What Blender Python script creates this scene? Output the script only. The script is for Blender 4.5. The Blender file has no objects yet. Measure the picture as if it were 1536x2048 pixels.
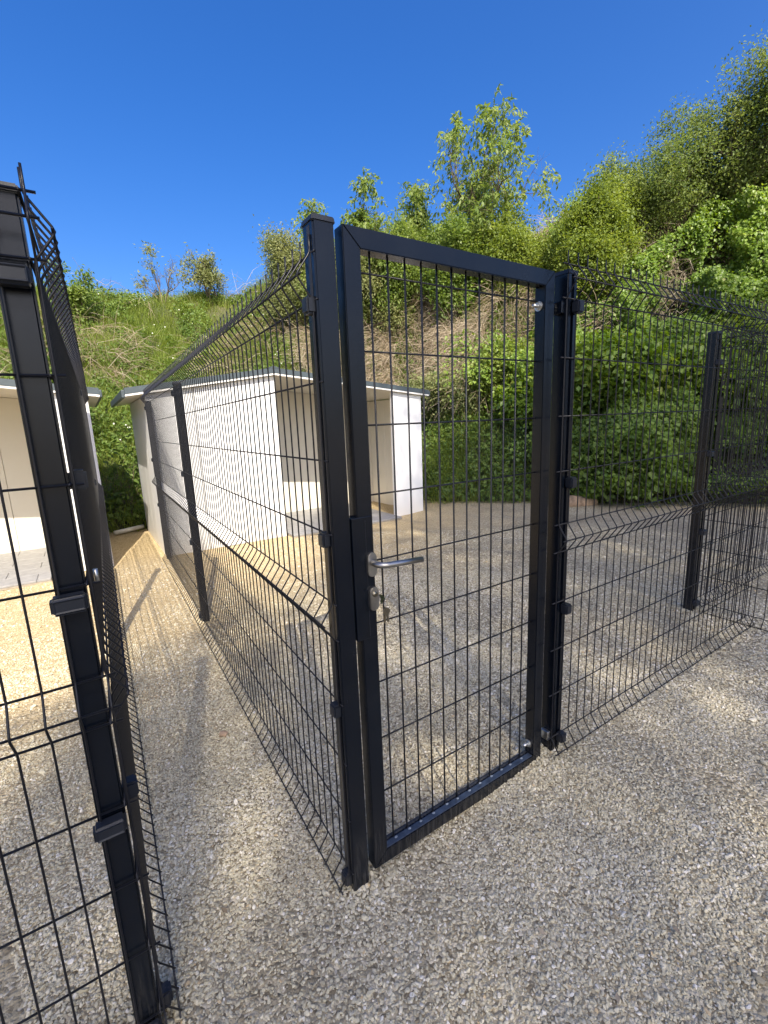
import bpy, bmesh, math, random
import numpy as np
from mathutils import Vector, Matrix
R = math.radians
rng = np.random.default_rng(7)
random.seed(7)
scene = bpy.context.scene
COL = scene.collection

# ------------------------------------------------------------------ camera, sky, sun, exposure
cam = bpy.data.cameras.new('camera'); camo = bpy.data.objects.new('camera', cam); COL.objects.link(camo)
YAW, PITCH, ROLL = 0.572, -0.193, -0.040
f_ = Vector((math.sin(YAW)*math.cos(PITCH), math.cos(YAW)*math.cos(PITCH), math.sin(PITCH)))
r_ = Vector((math.cos(YAW), -math.sin(YAW), 0)); u_ = r_.cross(f_)
r2 = r_*math.cos(ROLL) + u_*math.sin(ROLL); u2 = -r_*math.sin(ROLL) + u_*math.cos(ROLL)
CAM = Vector((-0.707, -1.123, 1.490))
m = Matrix((( r2.x, u2.x, -f_.x, CAM.x), (r2.y, u2.y, -f_.y, CAM.y), (r2.z, u2.z, -f_.z, CAM.z), (0,0,0,1)))
camo.matrix_world = m
cam.sensor_fit = 'VERTICAL'; cam.sensor_height = 36.0; cam.sensor_width = 27.0
cam.lens = 911.4/2048*36.0
cam.clip_start = 0.02; cam.clip_end = 2000
scene.camera = camo
scene.render.resolution_x = 768; scene.render.resolution_y = 1024

SUN_EL, SUN_AZ = R(44), R(15.5)          # light travels towards +y, a little to +x
world = bpy.data.worlds.new('World'); scene.world = world; world.use_nodes = True
wn = world.node_tree.nodes; wl = world.node_tree.links
sky = wn.new('ShaderNodeTexSky'); sky.sky_type = 'NISHITA'; sky.sun_disc = False
sky.sun_elevation = SUN_EL; sky.sun_rotation = R(180) + SUN_AZ
sky.altitude = 300; sky.air_density = 1.0; sky.dust_density = 5.0; sky.ozone_density = 4.0
hsv = wn.new('ShaderNodeHueSaturation'); hsv.inputs['Saturation'].default_value = 1.38; hsv.inputs['Hue'].default_value = .512
wl.new(sky.outputs[0], hsv.inputs['Color']); wl.new(hsv.outputs[0], wn['Background'].inputs[0]); wn['Background'].inputs[1].default_value = 0.13
sl = bpy.data.lights.new('sun', 'SUN'); sl.energy = 4.2; sl.angle = R(0.5); sl.color = (1.0, 0.91, 0.77)
so = bpy.data.objects.new('sun', sl); COL.objects.link(so)
sd = Vector((math.sin(SUN_AZ)*math.cos(SUN_EL), math.cos(SUN_AZ)*math.cos(SUN_EL), -math.sin(SUN_EL)))
so.rotation_euler = sd.to_track_quat('-Z', 'Y').to_euler(); so.location = (-3, -12, 14)
vs = scene.view_settings; vs.view_transform = 'Standard'; vs.look = 'None'; vs.gamma = 1.0
vs.use_curve_mapping = False; vs.exposure = 1.0
scene.render.engine = 'CYCLES'

# ------------------------------------------------------------------ helpers
def tag(o, label=None, cat=None, group=None, kind=None):
    if label: o['label'] = label
    if cat: o['category'] = cat
    if group: o['group'] = group
    if kind: o['kind'] = kind
    return o
def empty(name, loc=(0,0,0), rz=0.0):
    o = bpy.data.objects.new(name, None); COL.objects.link(o); o.location = loc; o.rotation_euler = (0,0,rz)
    o.empty_display_size = 0.1
    return o
def obj(name, me, mat=None, parent=None, loc=None):
    o = bpy.data.objects.new(name, me); COL.objects.link(o)
    if mat is not None and len(me.materials) == 0: me.materials.append(mat)
    if parent is not None: o.parent = parent
    if loc is not None: o.location = loc
    return o
def mesh_from(name, v, f, smooth=False):
    me = bpy.data.meshes.new(name); me.from_pydata([tuple(x) for x in v], [], [tuple(x) for x in f]); me.update()
    if smooth:
        me.polygons.foreach_set('use_smooth', [True]*len(me.polygons))
    return me
def bm_mesh(bm, name, smooth=False):
    me = bpy.data.meshes.new(name); bm.normal_update(); bm.to_mesh(me); bm.free()
    if smooth: me.polygons.foreach_set('use_smooth', [True]*len(me.polygons))
    return me
def box_mesh(x0,x1,y0,y1,z0,z1,bev=0.0,seg=2,name='box'):
    bm = bmesh.new()
    bmesh.ops.create_cube(bm, size=1.0)
    for v in bm.verts:
        v.co = Vector((x0+(v.co.x+.5)*(x1-x0), y0+(v.co.y+.5)*(y1-y0), z0+(v.co.z+.5)*(z1-z0)))
    if bev > 0:
        bmesh.ops.bevel(bm, geom=list(bm.edges), offset=bev, segments=seg, profile=0.5, affect='EDGES', clamp_overlap=True)
    return bm_mesh(bm, name)
def box(name, x0,x1,y0,y1,z0,z1, mat, parent=None, bev=0.0, seg=2):
    return obj(name, box_mesh(x0,x1,y0,y1,z0,z1,bev,seg,name), mat, parent)
def tube_geo(path, rad, n=6, caps=True):
    P = [Vector(p) for p in path]; k = len(P)
    rr = rad if hasattr(rad,'__len__') else [rad]*k
    vs_, fs = [], []
    t = (P[1]-P[0]).normalized()
    a = Vector((0,0,1)) if abs(t.z) < .9 else Vector((1,0,0))
    nrm = t.cross(a).normalized()
    for i,p in enumerate(P):
        if i == 0: t = (P[1]-P[0]).normalized()
        elif i == k-1: t = (P[-1]-P[-2]).normalized()
        else: t = ((P[i+1]-p).normalized()+(p-P[i-1]).normalized()).normalized()
        nrm = (nrm - t*nrm.dot(t))
        if nrm.length < 1e-6: nrm = t.orthogonal()
        nrm.normalize(); b = t.cross(nrm)
        for j in range(n):
            an = 2*math.pi*j/n
            vs_.append(p + (nrm*math.cos(an)+b*math.sin(an))*rr[i])
    for i in range(k-1):
        for j in range(n):
            fs.append((i*n+j, i*n+(j+1)%n, (i+1)*n+(j+1)%n, (i+1)*n+j))
    if caps:
        fs.append(tuple(range(n-1,-1,-1))); fs.append(tuple((k-1)*n+j for j in range(n)))
    return vs_, fs
def tube_mesh(path, rad, n=6, name='tube', smooth=True):
    v,f = tube_geo(path, rad, n); return mesh_from(name, v, f, smooth)
def np_mesh(name, verts, tris, attrs=None):
    """fast triangle mesh from numpy arrays, attrs: dict of per-vertex float arrays"""
    me = bpy.data.meshes.new(name)
    nv, nt = len(verts), len(tris)
    me.vertices.add(nv); me.vertices.foreach_set('co', np.asarray(verts, np.float32).ravel())
    me.loops.add(nt*3); me.loops.foreach_set('vertex_index', np.asarray(tris, np.int32).ravel())
    me.polygons.add(nt); me.polygons.foreach_set('loop_start', np.arange(0, nt*3, 3, dtype=np.int32))
    if attrs:
        for k,a in attrs.items():
            at = me.attributes.new(k, 'FLOAT', 'POINT'); at.data.foreach_set('value', np.asarray(a, np.float32))
    me.update(); me.validate()
    return me
# value noise -------------------------------------------------------
def _hash(i,j,k,seed):
    h = (i.astype(np.int64)*374761393 + j.astype(np.int64)*668265263 + k.astype(np.int64)*2147483647 + seed*1274126177) & 0xffffffff
    h = ((h ^ (h >> 13)) * 1274126177) & 0xffffffff
    return ((h ^ (h >> 16)) & 0xffff)/65535.0
def vnoise(x,y,z=None,seed=0):
    x = np.asarray(x,float); y = np.asarray(y,float); z = np.zeros_like(x) if z is None else np.asarray(z,float)
    i,j,k = np.floor(x),np.floor(y),np.floor(z); u,v,w = x-i,y-j,z-k
    u,v,w = [t*t*(3-2*t) for t in (u,v,w)]
    r = 0
    for a in (0,1):
        for b in (0,1):
            for c in (0,1):
                r = r + _hash(i+a,j+b,k+c,seed)*(u if a else 1-u)*(v if b else 1-v)*(w if c else 1-w)
    return r
def fbm(x,y,z=None,seed=0,oct=3):
    z0 = np.zeros_like(np.asarray(x,float)) if z is None else np.asarray(z,float)
    r,a,t = 0,1.0,0
    for o in range(oct):
        r = r + a*vnoise(np.asarray(x)*2**o, np.asarray(y)*2**o, z0*2**o, seed+o); t += a; a *= .5
    return r/t
def sst(t): t = np.clip(t,0,1); return t*t*(3-2*t)

# ------------------------------------------------------------------ materials
def new_mat(name):
    mt = bpy.data.materials.new(name); mt.use_nodes = True
    return mt, mt.node_tree.nodes, mt.node_tree.links, mt.node_tree.nodes['Principled BSDF']
def ramp(n, stops):
    r = n.new('ShaderNodeValToRGB'); e = r.color_ramp.elements
    e[0].position, e[0].color = stops[0][0], (*stops[0][1],1); e[1].position, e[1].color = stops[-1][0], (*stops[-1][1],1)
    for p,c in stops[1:-1]:
        q = e.new(p); q.color = (*c,1)
    return r
def noise_node(n, l, scale, detail=4, rough=.55, coord=None):
    t = n.new('ShaderNodeTexNoise'); t.inputs['Scale'].default_value = scale
    t.inputs['Detail'].default_value = detail; t.inputs['Roughness'].default_value = rough
    if coord is not None: l.new(coord, t.inputs['Vector'])
    return t
def bump(n, l, h, strength, dist, bsdf):
    b = n.new('ShaderNodeBump'); b.inputs['Strength'].default_value = strength; b.inputs['Distance'].default_value = dist
    l.new(h, b.inputs['Height']); l.new(b.outputs[0], bsdf.inputs['Normal']); return b
M = {}
def mat_paint(name, col, rough, dust=0.25, grain=0.0004):
    mt,n,l,b = new_mat(name)
    tc = n.new('ShaderNodeTexCoord'); geo = n.new('ShaderNodeNewGeometry')
    n1 = noise_node(n,l,700,2,.6,geo.outputs['Position'])
    n2 = noise_node(n,l,9,5,.65,geo.outputs['Position'])
    n3 = noise_node(n,l,420,2,.5,geo.outputs['Position'])
    # specks of dust and splash
    sp = ramp(n, [(0.70,(0,0,0)),(0.78,(1,1,1))]); l.new(n3.outputs[0], sp.inputs[0])
    d2 = ramp(n, [(0.42,(0,0,0)),(0.75,(1,1,1))]); l.new(n2.outputs[0], d2.inputs[0])
    mul = n.new('ShaderNodeMath'); mul.operation = 'MULTIPLY'; l.new(sp.outputs[0], mul.inputs[0]); l.new(d2.outputs[0], mul.inputs[1])
    add = n.new('ShaderNodeMath'); add.operation = 'MULTIPLY_ADD'; add.use_clamp = True
    l.new(d2.outputs[0], add.inputs[0]); add.inputs[1].default_value = 0.10; l.new(mul.outputs[0], add.inputs[2])
    sc = n.new('ShaderNodeMath'); sc.operation = 'MULTIPLY'; l.new(add.outputs[0], sc.inputs[0]); sc.inputs[1].default_value = dust
    sep = n.new('ShaderNodeSeparateXYZ'); l.new(geo.outputs['Position'], sep.inputs[0])
    mpp = n.new('ShaderNodeMapping'); mpp.inputs['Scale'].default_value = (130,130,9); l.new(geo.outputs['Position'], mpp.inputs['Vector'])
    st = noise_node(n,l,1.0,3,.6,mpp.outputs[0]); sr = ramp(n, [(.40,(0,0,0)),(.72,(1,1,1))]); l.new(st.outputs[0], sr.inputs[0])
    hz = n.new('ShaderNodeMapRange'); l.new(sep.outputs['Z'], hz.inputs[0]); hz.inputs[1].default_value = 0; hz.inputs[2].default_value = .42; hz.inputs[3].default_value = 1; hz.inputs[4].default_value = 0
    hp = n.new('ShaderNodeMath'); hp.operation = 'POWER'; l.new(hz.outputs[0], hp.inputs[0]); hp.inputs[1].default_value = 2.0
    hm = n.new('ShaderNodeMath'); hm.operation = 'MULTIPLY'; l.new(hp.outputs[0], hm.inputs[0]); l.new(sr.outputs[0], hm.inputs[1])
    ha = n.new('ShaderNodeMath'); ha.operation = 'MULTIPLY_ADD'; ha.use_clamp = True; l.new(hm.outputs[0], ha.inputs[0]); ha.inputs[1].default_value = dust*2.2; l.new(sc.outputs[0], ha.inputs[2])
    mx = n.new('ShaderNodeMix'); mx.data_type = 'RGBA'; l.new(ha.outputs[0], mx.inputs['Factor'])
    mx.inputs['A'].default_value = (*col,1); mx.inputs['B'].default_value = (.30,.27,.22,1)
    l.new(mx.outputs['Result'], b.inputs['Base Color'])
    rr = n.new('ShaderNodeMapRange'); l.new(n2.outputs[0], rr.inputs[0]); rr.inputs[3].default_value = rough*.75; rr.inputs[4].default_value = rough*1.45
    l.new(rr.outputs[0], b.inputs['Roughness'])
    b.inputs['Specular IOR Level'].default_value = 0.34
    bump(n,l,n1.outputs[0],.35,grain,b)
    return mt
M['paint'] = mat_paint('anthracite_paint', (.0024,.0045,.0090), .22, dust=.08)
M['wire'] = mat_paint('wire_coating', (.009,.0095,.013), .34, dust=.06)
M['clip'] = mat_paint('clip_plastic', (.012,.015,.022), .38, dust=.10)
def mat_simple(name, col, rough, metal=0.0, nscale=30, var=.15, bstr=.15, bdist=.001):
    mt,n,l,b = new_mat(name)
    geo = n.new('ShaderNodeNewGeometry'); t = noise_node(n,l,nscale,5,.6,geo.outputs['Position'])
    c0 = tuple(max(0,c*(1-var)) for c in col); c1 = tuple(min(1,c*(1+var)) for c in col)
    rp = ramp(n, [(.3,c0),(.7,c1)]); l.new(t.outputs[0], rp.inputs[0]); l.new(rp.outputs[0], b.inputs['Base Color'])
    b.inputs['Roughness'].default_value = rough; b.inputs['Metallic'].default_value = metal
    t2 = noise_node(n,l,nscale*6,3,.6,geo.outputs['Position']); bump(n,l,t2.outputs[0],bstr,bdist,b)
    return mt
M['steel'] = mat_simple('brushed_steel', (.40,.385,.36), .36, 1.0, 60, .08, .08, .0005)
M['zinc'] = mat_simple('zinc_plated', (.55,.55,.53), .38, 1.0, 200, .2)
M['brass'] = mat_simple('worn_nickel', (.30,.27,.20), .30, 1.0, 200, .2)
M['ringdark'] = mat_simple('dark_plastic', (.02,.02,.022), .5, 0, 100, .2)
M['sky_sheen'] = mat_simple('sky_sheen_coating', (.035,.048,.072), .42, 0, 45, .5)  # sky reflection on the rail top, painted in as a paler blue-grey
M['weld'] = mat_simple('worn_coating', (.24,.27,.30), .6, 0, 300, .35)
def mat_wall(name, col, stain=0.25, rib=True):
    mt,n,l,b = new_mat(name)
    geo = n.new('ShaderNodeNewGeometry'); sep = n.new('ShaderNodeSeparateXYZ'); l.new(geo.outputs['Position'], sep.inputs[0])
    t = noise_node(n,l,2.2,5,.6,geo.outputs['Position']); t2 = noise_node(n,l,160,3,.6,geo.outputs['Position'])
    # ochre splash near the ground: dirt with a shape of its own
    mr = n.new('ShaderNodeMapRange'); l.new(sep.outputs['Z'], mr.inputs[0]); mr.inputs[1].default_value = 0.0; mr.inputs[2].default_value = .45
    mr.inputs[3].default_value = 1.0; mr.inputs[4].default_value = 0.0
    pw = n.new('ShaderNodeMath'); pw.operation = 'POWER'; l.new(mr.outputs[0], pw.inputs[0]); pw.inputs[1].default_value = 2.2
    mm = n.new('ShaderNodeMath'); mm.operation = 'MULTIPLY'; l.new(pw.outputs[0], mm.inputs[0]); l.new(t.outputs[0], mm.inputs[1])
    ms = n.new('ShaderNodeMath'); ms.operation = 'MULTIPLY'; ms.use_clamp = True; l.new(mm.outputs[0], ms.inputs[0]); ms.inputs[1].default_value = stain*2
    vr = ramp(n, [(.3,tuple(c*.95 for c in col)),(.7,col)]); l.new(t.outputs[0], vr.inputs[0])
    mx = n.new('ShaderNodeMix'); mx.data_type = 'RGBA'; l.new(ms.outputs[0], mx.inputs['Factor'])
    l.new(vr.outputs[0], mx.inputs['A']); mx.inputs['B'].default_value = (.55,.42,.24,1)
    l.new(mx.outputs['Result'], b.inputs['Base Color']); b.inputs['Roughness'].default_value = .42
    bump(n,l,t2.outputs[0],.06,.001,b)
    return mt
M['white_wall'] = mat_wall('white_panel', (.79,.795,.79))
M['beige_wall'] = mat_wall('cream_panel', (.74,.70,.60), .12)
M['trim_white'] = mat_simple('white_trim', (.80,.79,.76), .4, 0, 8, .05)
M['roof'] = mat_simple('grey_roof_sheet', (.055,.072,.082), .45, 0, 6, .15)
M['paver'] = mat_simple('grey_paver', (.27,.265,.26), .85, 0, 14, .14, .5, .002)
M['slab'] = mat_simple('paver_bed', (.30,.26,.20), .95, 0, 20, .2, .5, .003)
M['rock'] = mat_simple('brown_rock', (.36,.25,.16), .9, 0, 9, .45, .8, .01)
M['pipe'] = mat_simple('grey_pipe', (.62,.61,.58), .5, 0, 12, .15)
M['bark'] = mat_simple('bark', (.16,.125,.09), .95, 0, 20, .35, .7, .01)
M['dry'] = None

def mat_gravel():
    mt,n,l,b = new_mat('gravel_ground')
    geo = n.new('ShaderNodeNewGeometry'); pos = geo.outputs['Position']
    wob = noise_node(n,l,60,2,.5,pos)
    wm = n.new('ShaderNodeVectorMath'); wm.operation = 'SCALE'; l.new(wob.outputs['Color'], wm.inputs[0]); wm.inputs['Scale'].default_value = .012
    wa = n.new('ShaderNodeVectorMath'); wa.operation = 'ADD'; l.new(pos, wa.inputs[0]); l.new(wm.outputs[0], wa.inputs[1])
    v1 = n.new('ShaderNodeTexVoronoi'); v1.inputs['Scale'].default_value = 85; l.new(wa.outputs[0], v1.inputs['Vector'])
    v2 = n.new('ShaderNodeTexVoronoi'); v2.inputs['Scale'].default_value = 130; l.new(wa.outputs[0], v2.inputs['Vector'])
    sepc = n.new('ShaderNodeSeparateColor'); l.new(v1.outputs['Color'], sepc.inputs[0])
    stone = ramp(n, [(0,(.22,.185,.125)),(.35,(.34,.30,.21)),(.75,(.46,.41,.30)),(1,(.60,.55,.44))]); l.new(sepc.outputs[0], stone.inputs[0])
    big = noise_node(n,l,.9,5,.6,pos); tint = ramp(n, [(.32,(.80,.76,.70)),(.68,(1.12,1.08,1.0))]); l.new(big.outputs[0], tint.inputs[0])
    mul = n.new('ShaderNodeMix'); mul.data_type = 'RGBA'; mul.blend_type = 'MULTIPLY'; mul.inputs['Factor'].default_value = 1
    l.new(stone.outputs[0], mul.inputs['A']); l.new(tint.outputs[0], mul.inputs['B'])
    # finer, yellower sand towards the shelters
    sep = n.new('ShaderNodeSeparateXYZ'); l.new(pos, sep.inputs[0])
    nb = noise_node(n,l,1.4,4,.6,pos)
    ay = n.new('ShaderNodeMath'); ay.operation = 'MULTIPLY_ADD'; l.new(nb.outputs[0], ay.inputs[0]); ay.inputs[1].default_value = 1.6; l.new(sep.outputs['Y'], ay.inputs[2])
    ax = n.new('ShaderNodeMath'); ax.operation = 'MULTIPLY_ADD'; l.new(sep.outputs['X'], ax.inputs[0]); ax.inputs[1].default_value = -.55; l.new(ay.outputs[0], ax.inputs[2])
    mr = n.new('ShaderNodeMapRange'); mr.interpolation_type = 'SMOOTHSTEP'; l.new(ax.outputs[0], mr.inputs[0]); mr.inputs[1].default_value = 1.2; mr.inputs[2].default_value = 4.2
    sand = ramp(n, [(0,(.38,.285,.15)),(.5,(.51,.395,.22)),(1,(.62,.50,.31))]); l.new(sepc.outputs[1], sand.inputs[0])
    mx = n.new('ShaderNodeMix'); mx.data_type = 'RGBA'; l.new(mr.outputs[0], mx.inputs['Factor'])
    l.new(mul.outputs['Result'], mx.inputs['A']); l.new(sand.outputs[0], mx.inputs['B'])
    l.new(mx.outputs['Result'], b.inputs['Base Color']); b.inputs['Roughness'].default_value = .9
    b.inputs['Specular IOR Level'].default_value = .25
    inv = n.new('ShaderNodeMath'); inv.operation = 'MULTIPLY_ADD'; l.new(v1.outputs['Distance'], inv.inputs[0]); inv.inputs[1].default_value = -1.0
    l.new(sepc.outputs[2], inv.inputs[2])
    ad = n.new('ShaderNodeMath'); ad.operation = 'MULTIPLY_ADD'; l.new(v2.outputs['Distance'], ad.inputs[0]); ad.inputs[1].default_value = -.5; l.new(inv.outputs[0], ad.inputs[2])
    bump(n,l,ad.outputs[0],.75,.009,b)
    return mt
M['gravel'] = mat_gravel()
def mat_stone():
    mt,n,l,b = new_mat('gravel_stone')
    at = n.new('ShaderNodeAttribute'); at.attribute_type = 'INSTANCER'; at.attribute_name = 'tint'
    c = ramp(n, [(0,(.27,.23,.155)),(.25,(.45,.40,.275)),(.6,(.58,.52,.365)),(.88,(.68,.615,.465)),(.96,(.79,.74,.64)),(1,(.54,.41,.24))]); l.new(at.outputs['Fac'], c.inputs[0])
    geo = n.new('ShaderNodeNewGeometry'); t = noise_node(n,l,260,4,.6,geo.outputs['Position'])
    rp = ramp(n, [(.3,(.86,.86,.86)),(.7,(1.08,1.08,1.08))]); l.new(t.outputs[0], rp.inputs[0])
    mul = n.new('ShaderNodeMix'); mul.data_type = 'RGBA'; mul.blend_type = 'MULTIPLY'; mul.inputs['Factor'].default_value = 1
    l.new(c.outputs[0], mul.inputs['A']); l.new(rp.outputs[0], mul.inputs['B']); l.new(mul.outputs['Result'], b.inputs['Base Color'])
    b.inputs['Roughness'].default_value = .8; b.inputs['Specular IOR Level'].default_value = .3
    return mt
M['stone'] = mat_stone()
def mat_soil():
    mt,n,l,b = new_mat('bank_soil')
    geo = n.new('ShaderNodeNewGeometry'); t = noise_node(n,l,1.3,6,.65,geo.outputs['Position']); t2 = noise_node(n,l,22,5,.7,geo.outputs['Position'])
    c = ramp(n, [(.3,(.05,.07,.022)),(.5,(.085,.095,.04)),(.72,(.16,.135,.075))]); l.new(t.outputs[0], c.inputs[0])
    dk = ramp(n, [(.3,(.012,.014,.007)),(.72,(.05,.04,.025))]); l.new(t.outputs[0], dk.inputs[0])      # shade in the gaps between creeper leaves, put into the soil colour
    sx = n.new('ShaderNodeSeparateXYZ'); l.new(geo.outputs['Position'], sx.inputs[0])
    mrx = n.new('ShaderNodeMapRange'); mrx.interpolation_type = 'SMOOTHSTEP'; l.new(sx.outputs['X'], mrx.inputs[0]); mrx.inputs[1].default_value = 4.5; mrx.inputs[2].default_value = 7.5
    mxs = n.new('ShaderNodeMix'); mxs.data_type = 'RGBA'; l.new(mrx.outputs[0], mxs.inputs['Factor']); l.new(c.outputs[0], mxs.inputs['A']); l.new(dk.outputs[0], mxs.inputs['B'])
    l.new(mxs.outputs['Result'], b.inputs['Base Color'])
    b.inputs['Roughness'].default_value = 1; bump(n,l,t2.outputs[0],1,.05,b); return mt
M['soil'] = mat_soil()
def mat_leaf(name, stops, transl=.35, rough=.55, spec=.35):
    mt,n,l,b = new_mat(name)
    at = n.new('ShaderNodeAttribute'); at.attribute_name = 'tint'
    c = ramp(n, stops); l.new(at.outputs['Fac'], c.inputs[0]); l.new(c.outputs[0], b.inputs['Base Color'])
    b.inputs['Roughness'].default_value = rough; b.inputs['Specular IOR Level'].default_value = spec
    tr = n.new('ShaderNodeBsdfTranslucent')
    hs = n.new('ShaderNodeHueSaturation'); hs.inputs['Hue'].default_value = .485; hs.inputs['Saturation'].default_value = 1.15; hs.inputs['Value'].default_value = 1.35
    l.new(c.outputs[0], hs.inputs['Color']); l.new(hs.outputs[0], tr.inputs['Color'])
    mx = n.new('ShaderNodeMixShader'); mx.inputs[0].default_value = transl
    l.new(b.outputs[0], mx.inputs[1]); l.new(tr.outputs[0], mx.inputs[2]); l.new(mx.outputs[0], n['Material Output'].inputs[0])
    return mt
M['grass'] = mat_leaf('bank_grass_blade', [(0,(.17,.235,.045)),(.45,(.285,.365,.075)),(.75,(.40,.43,.15)),(1,(.58,.50,.30))], .45, .6)
M['dryb'] = mat_leaf('dry_stem', [(0,(.24,.18,.11)),(.5,(.42,.34,.235)),(1,(.60,.52,.40))], .05, .8, .2)
M['ivy'] = mat_leaf('creeper_leaf', [(0,(.075,.135,.02)),(.4,(.165,.265,.036)),(.8,(.28,.38,.065)),(1,(.40,.42,.12))], .42, .42, .5)
M['weed'] = mat_leaf('weed_leaf', [(0,(.065,.115,.025)),(.5,(.135,.21,.042)),(1,(.22,.29,.07))], .4, .5)
M['yellowgreen'] = mat_leaf('yellow_green_leaf', [(0,(.11,.16,.032)),(.5,(.205,.275,.055)),(1,(.31,.36,.095))], .45, .5)
M['walnut'] = mat_leaf('broad_leaf', [(0,(.09,.155,.035)),(.5,(.18,.26,.06)),(1,(.28,.34,.10))], .5, .45)
M['olive'] = mat_leaf('grey_green_leaf', [(0,(.13,.16,.06)),(.5,(.22,.255,.10)),(1,(.31,.325,.14))], .45, .55)
M['shade_leaf'] = mat_leaf('shade_tree_leaf', [(0,(.03,.06,.015)),(1,(.08,.13,.03))], .3, .5)
M['fresh'] = mat_leaf('fresh_green_leaf', [(0,(.08,.125,.032)),(.5,(.16,.225,.06)),(1,(.26,.315,.10))], .45, .5)
M['petal'] = mat_simple('white_petal', (.8,.8,.72), .7, 0, 10, .05)

# ------------------------------------------------------------------ ground
def gz(x,y):
    x = np.asarray(x,float); y = np.asarray(y,float)
    rise = .085*sst((x+.15)/1.25)*(1-sst((y-1.6)/2.2)*(1-sst((x-3.2)/2)))
    lump = (fbm(x*1.3,y*1.3,seed=3)-.5)*.03 + (fbm(x*5,y*5,seed=9,oct=2)-.5)*.012
    keep = sst((np.hypot(x+.15,y)-.15)/.5)
    return rise + lump*keep
FOOT = [(-40,12),(-14,8.2),(-6,7.3),(-.3,6.86),(4.15,6.84),(4.42,5.15),(5.35,3.95),(6.95,2.15),(9.2,-.4),(14,-5.5),(40,-30)]
def foot_dist(x,y):
    x = np.asarray(x,float); y = np.asarray(y,float)
    best = np.full(x.shape, 1e9); sgn = np.ones(x.shape)
    for (ax,ay),(bx,by) in zip(FOOT[:-1],FOOT[1:]):
        dx,dy = bx-ax,by-ay; L2 = dx*dx+dy*dy
        t = np.clip(((x-ax)*dx+(y-ay)*dy)/L2,0,1); px,py = ax+t*dx,ay+t*dy
        d = np.hypot(x-px,y-py); s = np.where(dx*(y-ay)-dy*(x-ax)>0,1,-1)
        up = d < best-1e-9; best = np.where(up,d,best); sgn = np.where(up,s,sgn)
    return best*sgn
def bank_z(x,y):
    s = foot_dist(x,y); x = np.asarray(x,float); y = np.asarray(y,float)
    w = sst((x-1.5)/5.0)
    L = 6.6*(1-w)+4.7*w; H = 5.05 + .25*w + .5*sst((x-8)/3)
    u = np.clip(s/L,0,None)
    prof = np.where(u<.8, u*1.02, .816+.184*np.tanh((u-.8)*1.02/.184))
    z = H*prof
    n = (fbm(x*.55,y*.55,seed=21)-.5)*1.5*np.clip(s*.35,0,1)*(.30+.85*w) + (fbm(x*2.1,y*2.1,seed=5)-.5)*.5*np.clip(s*.6,0,1)
    return np.where(s>0, np.maximum(z+n, -.02+.1*s), -.05+.0*s)
def bank_normal(x,y,e=.15):
    zx = (bank_z(x+e,y)-bank_z(x-e,y))/(2*e); zy = (bank_z(x,y+e)-bank_z(x,y-e))/(2*e)
    nn = np.stack([-zx,-zy,np.ones_like(zx)],-1); return nn/np.linalg.norm(nn,axis=1,keepdims=True)
def grid_obj(name, xs, ys, zf, mat, smooth=True):
    X,Y = np.meshgrid(xs,ys); Z = zf(X.ravel(),Y.ravel())
    V = np.stack([X.ravel(),Y.ravel(),Z],-1); nx,ny = len(xs),len(ys)
    i = np.arange(nx-1)[None,:]+np.arange(ny-1)[:,None]*nx; i = i.ravel()
    T = np.concatenate([np.stack([i,i+1,i+nx+1],-1), np.stack([i,i+nx+1,i+nx],-1)])
    me = np_mesh(name,V,T); me.polygons.foreach_set('use_smooth',[True]*len(me.polygons))
    return obj(name,me,mat)
def axis(lo, hi, far, step):
    a = np.arange(lo,hi+1e-6,step); ext = [hi+step*1.6**k for k in range(1,40)]; ext = [e for e in ext if e<far]+[far]
    el = [lo-step*1.6**k for k in range(1,40)]; el = [e for e in el if e>-far]+[-far]
    return np.array(sorted(el)+list(a)+ext)
g = grid_obj('ground', axis(-4,8,400,.06), axis(-4,8,400,.06), gz, M['gravel']); tag(g, kind='structure', label='pale gravel ground of the yard and pens')
bank = grid_obj('hillside', axis(-12,15,60,.16), axis(-4,19,60,.16), bank_z, M['soil']); tag(bank, kind='structure', label='steep overgrown earth bank behind the pens')

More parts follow.
